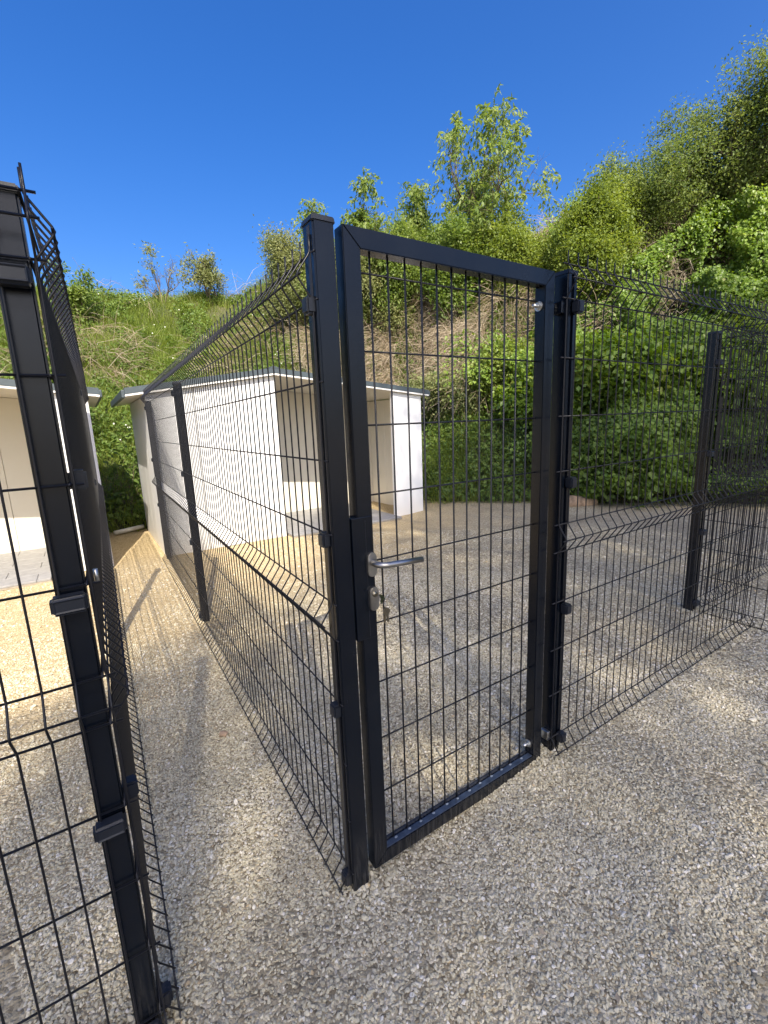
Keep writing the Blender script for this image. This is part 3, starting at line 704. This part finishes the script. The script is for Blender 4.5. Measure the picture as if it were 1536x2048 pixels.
def weeds():
    n = 165000
    def w(x,y,s): return np.clip((1-.75*ivyness(x,y,s))*np.maximum(sst((fbm(x*1.9,y*1.9,seed=191)-.40)/.14),.55*sst((az(x,y)-24)/8))*(.95-.25*brushness(x,y,s)),0,1)
    x,y = sample_bank(n,w,.02,7.6); z = bank_z(x,y); N = bank_normal(x,y)
    h = (.05+.42*lump(x,y,z,85))*rng.uniform(.2,1,n)
    pos = np.stack([x,y,z],-1)+N*h[:,None]+rnd(n,.03)
    tip = np.stack([N[:,0],N[:,1],-.35*np.ones(n)],-1)+rnd(n,.7); nr = N+np.array([0,-.1,.5])+rnd(n,.45)
    L = rng.uniform(.03,.075,n)*(1+.4*rng.uniform(size=n)); tint = .15+.6*lump(x,y,z,88)+.16*rng.normal(size=n)
    o = obj('bank_weeds',leaf_mesh('bank_weeds',pos,tip,nr,L,L*rng.uniform(.5,.8,n),tint),M['weed']); tag(o,'low leafy weeds growing through the bank grass','weeds',kind='stuff')
weeds()
def creepers():
    n = 250000
    def w(x,y,s): return np.clip(ivyness(x,y,s)*(.03+.97*sst((lump(x*1.2,y*1.2,bank_z(x,y)*1.2,83)-.39)/.12)),0,1)
    x,y = sample_bank(n,w,.0,6.6,2.0,13,-3,12); z = bank_z(x,y); N = bank_normal(x,y)
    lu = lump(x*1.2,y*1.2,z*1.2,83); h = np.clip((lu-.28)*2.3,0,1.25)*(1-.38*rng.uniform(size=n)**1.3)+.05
    pos = np.stack([x,y,z],-1)+N*h[:,None]+rnd(n,.025)
    tip = np.stack([N[:,0]*.8,N[:,1]*.8,-.9*np.ones(n)],-1)+rnd(n,.5); nr = N*1.0+np.array([0,0,.55])+rnd(n,.42)
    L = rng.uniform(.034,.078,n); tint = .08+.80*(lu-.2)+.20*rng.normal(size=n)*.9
    o = obj('bank_creepers',leaf_mesh('bank_creepers',pos,tip,nr,L,L*rng.uniform(.7,1.0,n),tint),M['ivy']); tag(o,'dense bright green creepers hanging over the right side of the bank','creeper',kind='stuff')
creepers()
def twigs():
    n = 34000
    x,y = sample_bank(n,lambda x,y,s: brushness(x,y,s)**1.2,.3,6.6); z = bank_z(x,y); N = bank_normal(x,y)
    down = np.stack([N[:,0],N[:,1],-1.1*np.ones(n)],-1)
    ori = fbm(x*.7,y*.7,seed=201); sidev = np.stack([np.cos(ori*14),np.sin(ori*14)*.3,.2*np.ones(n)],-1)
    d = down*.6+sidev*.7+rnd(n,.5)+N*.2; d /= np.linalg.norm(d,axis=1,keepdims=True)
    L = rng.uniform(.25,.85,n)[:,None]; p0 = np.stack([x,y,z],-1)+N*(.06+.34*rng.uniform(size=(n,1))); 
    arch = N*.25+np.array([0,0,.2]); p1 = p0+d*L*.5+arch*L*.30; p2 = p0+d*L
    sd_ = np.cross(d,rnd(n)); sd_ /= np.linalg.norm(sd_,axis=1,keepdims=True); up = np.cross(d,sd_)
    wv = rng.uniform(.0022,.0055,n)[:,None]; V = np.empty((n,9,3))
    for k,(p,q) in enumerate(((p0,1.0),(p1,.8),(p2,.4))):
        for j in range(3):
            a = 2*math.pi*j/3; V[:,k*3+j] = p+(sd_*math.cos(a)+up*math.sin(a))*wv*q
    i = np.arange(n)*9; T = []
    for k in (0,3):
        for j in range(3):
            a,b = k+j,k+(j+1)%3; T += [np.stack([i+a,i+b,i+b+3],-1),np.stack([i+a,i+b+3,i+a+3],-1)]
    t = np.clip(.35+.3*rng.normal(size=n)+(ori-.5),0,1)
    o = obj('dry_brambles',np_mesh('dry_brambles',V.reshape(-1,3),np.concatenate(T),{'tint':np.repeat(t,9)}),M['dryb']); tag(o,'tangle of dry grey brown bramble stems on the slope','brambles',kind='stuff')
twigs()
def flowers():
    n = 380
    x,y = sample_bank(n,lambda x,y,s:(1-ivyness(x,y,s))*.8,.8,7.0,-5,5); z = bank_z(x,y); N = bank_normal(x,y)
    pos = np.stack([x,y,z],-1)+N*.28
    L = rng.uniform(.018,.034,n); o = obj('white_flowers',leaf_mesh('white_flowers',pos,rnd(n)+np.array([0,0,.3]),N+rnd(n,.3),L,L,np.ones(n)),M['petal']); tag(o,'tiny white flower heads dotted over the grass bank','flowers',kind='stuff')
flowers()

# ------------------------------------------------------------------ trees and shrubs
def grow(base, height, spread, nmain, lean, seed, depth=3, up=.55, stems=1, curve=.25, r0=None, bare=.28):
    """returns list of limbs (points, radii) and twig end points"""
    r = random.Random(seed); limbs, tips = [], []
    r0 = r0 or height*.018
    def branch(p, d, L, rad, lev):
        k = 5 if lev < depth else 3; pts, rr = [p.copy()],[rad]
        q = p.copy(); dd = d.normalized()
        for i in range(k):
            dd = (dd+Vector((r.gauss(0,curve),r.gauss(0,curve),r.gauss(0,curve*.7)+up*.10))).normalized()
            q = q+dd*(L/k); pts.append(q.copy()); rr.append(max(rad*(1-(i+1)/k*.72),.0016))
        limbs.append((pts,rr,lev))
        if lev >= depth:
            for i in range(1,len(pts)): tips.append((pts[i],dd.copy(),(i)/len(pts)))
            return
        nb = {0:nmain,1:5,2:4}.get(lev,3)
        for j in range(nb):
            t = bare+(1-bare)*(j+.6)/nb if lev == 0 else .2+.8*(j+.5)/nb
            fi = t*k; i0 = min(int(fi),k-1); pp = pts[i0].lerp(pts[i0+1],fi-i0)
            a = r.uniform(0,6.28); axis_ = dd.orthogonal().normalized(); axis_.rotate(Matrix.Rotation(a,3,dd))
            nd = (dd*r.uniform(.35,.8)+axis_*r.uniform(.6,1.0)+Vector((0,0,up*.5))).normalized()
            ll = L*r.uniform(.42,.66)*(1.15-.5*t if lev == 0 else 1)
            if lev == 0: ll = spread*r.uniform(.65,1.1)*(1.15-.55*t)
            branch(pp,nd,ll,rr[i0]*.6,lev+1)
        branch(pts[-1],dd,L*.35,rr[-1],lev+1)
    for s in range(stems):
        a = r.uniform(0,6.28); d0 = Vector((lean[0]+(.35*math.cos(a) if stems>1 else 0),lean[1]+(.35*math.sin(a) if stems>1 else 0),1))
        b0 = Vector(base)+Vector((.12*math.cos(a),.12*math.sin(a),0))*(stems>1)
        branch(b0,d0,height*r.uniform(.75,.95)*(1 if s==0 else r.uniform(.6,1)),r0,0)
    return limbs,tips
def plant(name,label,cat,base,height,spread,nmain,mat,leafL,leafW,perTip,seed,lean=(0,0),depth=3,up=.55,stems=1,jit=.10,droop=.4,group=None,tint0=.15,r0=None,curve=.25,bark='bark',bare=.28,fill=None,gap=.0,pinnate=0):
    t = empty(name,base); tag(t,label,cat,group)
    limbs,tips = grow((0,0,0),height,spread,nmain,lean,seed,depth,up,stems,curve,r0,bare)
    tz = max(p.z for p,_,_ in tips); rads = sorted(math.hypot(p.x-lean[0]*p.z,p.y-lean[1]*p.z) for p,_,_ in tips); rq = rads[int(len(rads)*.92)]
    kz = height/tz; kr = spread/max(rq,.01)
    def norm(p):
        lx,ly = lean[0]*p.z,lean[1]*p.z
        return Vector(((p.x-lx)*kr+lx*kz,(p.y-ly)*kr+ly*kz,p.z*kz))
    limbs = [([norm(p) for p in pts],rr,lev) for pts,rr,lev in limbs]; tips = [(norm(p),d,q) for p,d,q in tips]
    V,F = [],[]
    for pts,rr,lev in limbs:
        v,f = tube_geo(pts,rr,6 if lev<2 else 4 if lev<3 else 3,caps=False); o = len(V); V += v; F += [tuple(i+o for i in q) for q in f]
    obj('trunk',mesh_from('trunk',V,F,True),M[bark],t)
    tp = np.array([list(p) for p,_,_ in tips]); td = np.array([list(d) for _,d,_ in tips])
    if gap > 0:                               # thin the crown unevenly so the sky shows through
        kk = fbm(tp[:,0]*1.9+seed,tp[:,1]*1.9,tp[:,2]*1.9,seed=seed,oct=2)+rng.normal(0,.07,len(tp)) > gap; tp,td = tp[kk],td[kk]
    if pinnate:                               # drooping compound leaves: leaflets in a row along a stalk
        st = td*.6+rng.normal(0,.6,td.shape)+np.array([0,0,-.25]); st /= np.linalg.norm(st,axis=1,keepdims=True)
        ks = np.arange(pinnate); tp = (tp[:,None,:]+st[:,None,:]*(.05+.06*ks)[None,:,None]+np.array([0,0,-.012])*(ks**1.6)[None,:,None]).reshape(-1,3)
        td = (st[:,None,:]*.5+rng.normal(0,.55,(len(st),pinnate,3))).reshape(-1,3); jit = .015
    n = len(tp)*perTip; P = np.repeat(tp,perTip,0)+rng.normal(0,jit,(n,3)); Dn = np.repeat(td,perTip,0)
    if fill:                                  # leaves through the crown's volume, thinner in places
        m_,zc,rx,rzv,cl = fill; q = rng.normal(size=(m_*3,3)); q /= np.linalg.norm(q,axis=1,keepdims=True); q *= rng.uniform(size=(m_*3,1))**.36
        q = q*np.array([rx,rx,rzv])+np.array([0,0,zc]); kq = rng.uniform(size=len(q)) < (1-cl)+cl*sst((fbm(q[:,0]*.8+seed,q[:,1]*.8,q[:,2]*.8,seed=seed,oct=2)-.34)/.2)
        q = q[kq][:m_]; P = np.concatenate([P,q]); Dn = np.concatenate([Dn,rng.normal(size=q.shape)]); n = len(P)
    tipd = Dn*.5+rng.normal(0,.6,(n,3))+np.array([0,0,-droop]); nr = np.array([0,-.35,1.0])+rng.normal(0,.5,(n,3))
    L = rng.uniform(.65,1.2,n)*leafL
    ln = lump(P[:,0]*2+base[0],P[:,1]*2+base[1],P[:,2]*2,seed); tint = tint0+.75*(ln-.15)+.16*rng.normal(size=n)
    obj('crown',leaf_mesh('crown',P,tipd,nr,L,L*leafW,tint),M[mat],t)
    return t
def at_az(a,d,dz=-.05):
    x = CAM.x+d*math.sin(R(a)); y = CAM.y+d*math.cos(R(a)); z = float(bank_z(np.array([x]),np.array([y]))[0])+dz
    return (x,y,z)
def top_plant(name,label,cat,a,d,top_el,*args,dz=-.1,**kw):
    """stands at azimuth a, distance d on the bank; tall enough to reach the given elevation angle seen from eye height"""
    b = at_az(a,d,dz); h = max(.4, CAM.z+d*math.tan(R(top_el))-b[2]); return plant(name,label,cat,b,h,*args,**kw)
GB = 'shrubs along the top of the bank'
top_plant('shrub','open grey green shrub on the skyline, left of the pair','shrub',9.6,14.2,18.3,.62,6,'olive',.085,.42,3,11,stems=3,jit=.07,group=GB,up=.8,gap=.48,tint0=.4)
top_plant('shrub','open grey green shrub on the skyline, right of the pair','shrub',14.8,14.2,18.2,.68,6,'olive',.085,.42,3,12,stems=3,jit=.07,group=GB,up=.8,gap=.46,tint0=.4)
top_plant('shrub','leafy shrub on the skyline beside the near left post','shrub',.2,12.8,15.9,.45,6,'walnut',.08,.5,3,13,stems=2,jit=.07,group=GB)
plant('shrub','leafy shrub low on the bank behind the left shelter','shrub',at_az(-4.5,9.5),1.5,.8,7,'weed',.09,.6,5,14,stems=3,jit=.10,group=GB)
top_plant('shrub','fine leaved pale shrub on the skyline behind the latch post','shrub',24.8,12.6,20.6,1.0,10,'olive',.065,.5,18,15,dz=-.4,stems=4,jit=.12,group=GB,tint0=.35)
top_plant('shrub','fine leaved shrub on the skyline above the gate latch corner','shrub',29.6,12.6,21.8,1.25,11,'olive',.065,.5,18,25,dz=-.4,stems=5,jit=.13,group=GB,tint0=.38)
top_plant('shrub','low bush on the skyline above the top rail of the gate','shrub',35.0,12.8,20.6,1.1,10,'walnut',.075,.5,14,26,dz=-.4,stems=5,jit=.12,group=GB,tint0=.3)
top_plant('shrub','leafy bush at the foot of the slender sapling','shrub',40.2,12.6,20.6,1.0,10,'walnut',.08,.5,12,27,dz=-.5,stems=4,jit=.12,group=GB,tint0=.25)
top_plant('shrub','dark green shrub below the tall sapling','shrub',44.6,12.0,21.2,1.0,10,'walnut',.08,.55,12,18,dz=-.5,stems=5,jit=.12,group=GB)
top_plant('shrub','dense yellow green shrub right of the tall sapling','shrub',50.4,11.8,22.0,1.15,11,'yellowgreen',.06,.6,22,16,dz=-.6,stems=6,jit=.13,group=GB,tint0=.3)
top_plant('shrub','dense yellow green shrub above the hinge post','shrub',55.4,11.6,21.4,1.15,11,'yellowgreen',.06,.6,22,17,dz=-.6,stems=6,jit=.13,group=GB,tint0=.25)
GF = 'bushes on the steep face of the bank'
for k_,(a_,d_,h_,sp_,mt_,lf_,lab_) in enumerate([(48.5,9.9,1.1,.75,'yellowgreen',.07,'pale bush on the bank face seen through the upper gate'),(53.0,9.3,1.15,.8,'ivy',.10,'broad leaved bush on the bank face behind the hinge post'),(58.5,9.4,1.3,.9,'ivy',.11,'glossy broad leaved bush on the bank face right of the hinge post'),(62.5,9.9,1.4,.95,'walnut',.09,'bright bush bulging from the bank face above the front fence'),(66.5,9.6,1.5,1.0,'ivy',.12,'large leaved bush on the bank face near the right edge'),(70.5,10.2,1.5,1.0,'yellowgreen',.09,'light green bush on the bank face at the right edge'),(60.0,8.4,1.1,.8,'weed',.10,'dark bush low on the bank behind the front fence'),(40.5,10.2,1.0,.7,'olive',.06,'thin grey green bush on the bank face above the right shelter')]):
    plant('bush',lab_,'bush',at_az(a_,d_,-.25),h_,sp_,9,mt_,lf_,.7,11,300+k_,stems=5,jit=.13,group=GF,tint0=.22,gap=.36,droop=.6)
GS = 'broad leaved saplings on the skyline'
top_plant('sapling','short broad leaved sapling above the latch post','tree',26.6,12.4,24.4,.75,8,'walnut',.115,.42,2,31,gap=.36,pinnate=7,tint0=.35,stems=2,jit=.13,droop=.8,group=GS,up=.6)
top_plant('sapling','two stemmed broad leaved sapling beside the latch corner','tree',31.6,12.6,24.6,.85,8,'walnut',.115,.42,2,34,gap=.36,pinnate=7,tint0=.35,stems=2,jit=.13,droop=.8,group=GS,up=.6)
top_plant('sapling','slender broad leaved sapling left of the tall one','tree',39.2,12.8,26.0,.9,9,'walnut',.115,.42,2,32,gap=.36,pinnate=7,tint0=.35,lean=(.10,0),jit=.13,droop=.8,group=GS,up=.6)
top_plant('sapling','tallest broad leaved sapling on the skyline','tree',46.6,13.0,27.6,2.0,8,'walnut',.125,.42,2,33,gap=.50,pinnate=7,tint0=.38,lean=(.05,0),stems=2,jit=.16,droop=.8,group=GS,up=.45)
GT = 'wispy trees at the right end of the bank'
top_plant('tree','wispy small leaved tree leaning over the bank top','tree',59.6,12.0,23.6,1.15,8,'fresh',.062,.45,18,41,gap=.40,tint0=.38,dz=-.3,lean=(.25,-.25),stems=3,jit=.11,group=GT,up=.5,r0=.04)
top_plant('tree','tall wispy tree at the upper right corner','tree',67.0,12.4,26.9,1.4,9,'fresh',.066,.45,16,42,gap=.42,tint0=.38,lean=(.3,-.35),stems=3,jit=.12,group=GT,up=.5,r0=.05)
top_plant('tree','wispy tree between the leaning tree and the right edge','tree',63.4,12.2,25.6,1.3,8,'fresh',.062,.45,18,44,dz=-.3,lean=(.25,-.3),stems=3,jit=.11,group=GT,up=.5,r0=.04,gap=.42,tint0=.3)
top_plant('tree','wispy tree just outside the right edge','tree',72.5,12.4,28.0,1.5,9,'fresh',.066,.45,16,43,gap=.42,tint0=.38,lean=(.1,-.3),stems=2,jit=.12,group=GT,up=.5,r0=.05)
# nettles at the end of the passage and along the foot of the bank
for i,(x,y,h) in enumerate([(-.42,7.05,1.15),(-.22,7.0,1.3),(-.05,7.1,1.0),(-.33,7.3,1.5)]):
    plant('nettle','dark leafy nettle, %s at the far end of the passage'%['leftmost','second from the left','nearest the right shelter','tallest, farthest back'][i],'nettle',(x,y,float(bank_z(np.array([x]),np.array([y]))[0])-.05),h,.22,9,'weed',.10,.5,3,60+i,depth=1,up=.2,jit=.05,droop=.5,group='nettles at the end of the passage',r0=.006,curve=.08)

# ------------------------------------------------------------------ thin mesh fence at the foot of the bank, rock
def mesh_fence():
    t = empty('mesh_fence',(0,0,0)); tag(t,'thin green wire mesh fence along the foot of the bank','fence')
    pts = [(4.05,5.0),(5.2,3.72),(6.8,1.88),(8.4,.05)]
    V,F = [],[]
    for (ax,ay),(bx,by) in zip(pts[:-1],pts[1:]):
        L = math.hypot(bx-ax,by-ay); n = int(L/.05)
        for i in range(n+1):
            q = i/n; p = (ax+(bx-ax)*q,ay+(by-ay)*q)
            v,f = tube_geo([(p[0],p[1],.0),(p[0],p[1],1.42)],.0012,3,False); o = len(V); V += v; F += [tuple(k+o for k in z) for z in f]
        for k in range(15):
            v,f = tube_geo([(ax,ay,.02+.1*k),(bx,by,.02+.1*k)],.0012,3,False); o = len(V); V += v; F += [tuple(k2+o for k2 in z) for z in f]
    mo = obj('wire_mesh',mesh_from('wire_mesh',V,F),M['meshwire'],t); mo['kind'] = 'stuff'
M['meshwire'] = mat_simple('green_mesh_wire',(.02,.05,.03),.5,0,50,.2)
mesh_fence()
post(7.35,1.98,.05,.05,2.0,'distant thin post at the bank foot near the right edge',R(40))
def rock(x,y,sx,sy,sz,label,seed):
    bm = bmesh.new(); bmesh.ops.create_icosphere(bm,subdivisions=3,radius=1)
    r0 = np.random.default_rng(seed); pl = [(Vector(r0.normal(size=3)).normalized(),r0.uniform(.55,.85)) for _ in range(12)]
    for v in bm.verts:
        for nn,d in pl:
            q = v.co.dot(nn)
            if q > d: v.co -= nn*(q-d)*.9
        v.co = Vector((v.co.x*sx,v.co.y*sy,v.co.z*sz))
    o = obj('rock',bm_mesh(bm,'rock'),M['rock'],None,(x,y,float(gz(np.array([x]),np.array([y]))[0])+sz*.35)); o.rotation_euler = (0,0,R(-35)); tag(o,label,'rock','rocks on the gravel')
rock(5.80,3.20,.30,.17,.14,'brown rock at the edge of the gravel behind the hinge post',3)
rock(-.325,1.02,.028,.022,.018,'small brown stone caught under the fence beside the passage',5)

def litter():
    n = 70
    a = np.radians(rng.uniform(-5,70,n)); r = rng.uniform(.9,6.0,n); x = CAM.x+r*np.sin(a); y = CAM.y+r*np.cos(a)
    k = (foot_dist(x,y)<-.1)&(y<4.5); x,y = x[k],y[k]; n = len(x)
    pos = np.stack([x,y,gz(x,y)+.012],-1); L = rng.uniform(.012,.032,n)
    t = rnd(n); t[:,2] *= .2; o = obj('dead_leaves',leaf_mesh('dead_leaves',pos,t,np.array([0,0,1.])+rnd(n,.25),L,L*.5,rng.uniform(0,.45,n)),M['dryb']); tag(o,'scattered small dead leaves on the gravel','leaves',kind='stuff')
litter()
# ------------------------------------------------------------------ tall trees behind the camera that shade the yard
GY = 'tall trees behind the viewpoint'
# crowns stand about 20 m away up the sun's direction, so they shade the yard with soft edges and leave the sky open
def shade_spot(gx,gy,h):                 # where a crown of height h must stand to shade ground point (gx, gy)
    k = h/math.tan(SUN_EL); return gx-math.sin(SUN_AZ)*k, gy-math.cos(SUN_AZ)*k
SPOTS = [(-3.3,-2.7,2.7,'leftmost'),(-1.1,-2.1,2.7,'second from the left'),(1.2,-.5,2.7,'third from the left'),(4.2,3.2,2.7,'third from the right'),(5.8,2.8,2.8,'second from the right'),(8.4,3.0,3.0,'rightmost')]
for i,(gx,gy,sp,lab) in enumerate(SPOTS):
    x,y = shade_spot(gx,gy,18.0)
    plant('yard_tree','tall leafy tree shading the yard, %s of the row behind the viewpoint'%lab,'tree',(x,y,-.1),20.6,sp*.85,13,'shade_leaf',.15,.62,3,90+i,depth=3,up=.5,jit=.6,group=GY,r0=.20,bare=.74,fill=((10500,11000,6000,8000,9500,9500)[i],18.0,sp*1.06,3.2,(.5,.5,.95,.75,.7,.7)[i]))
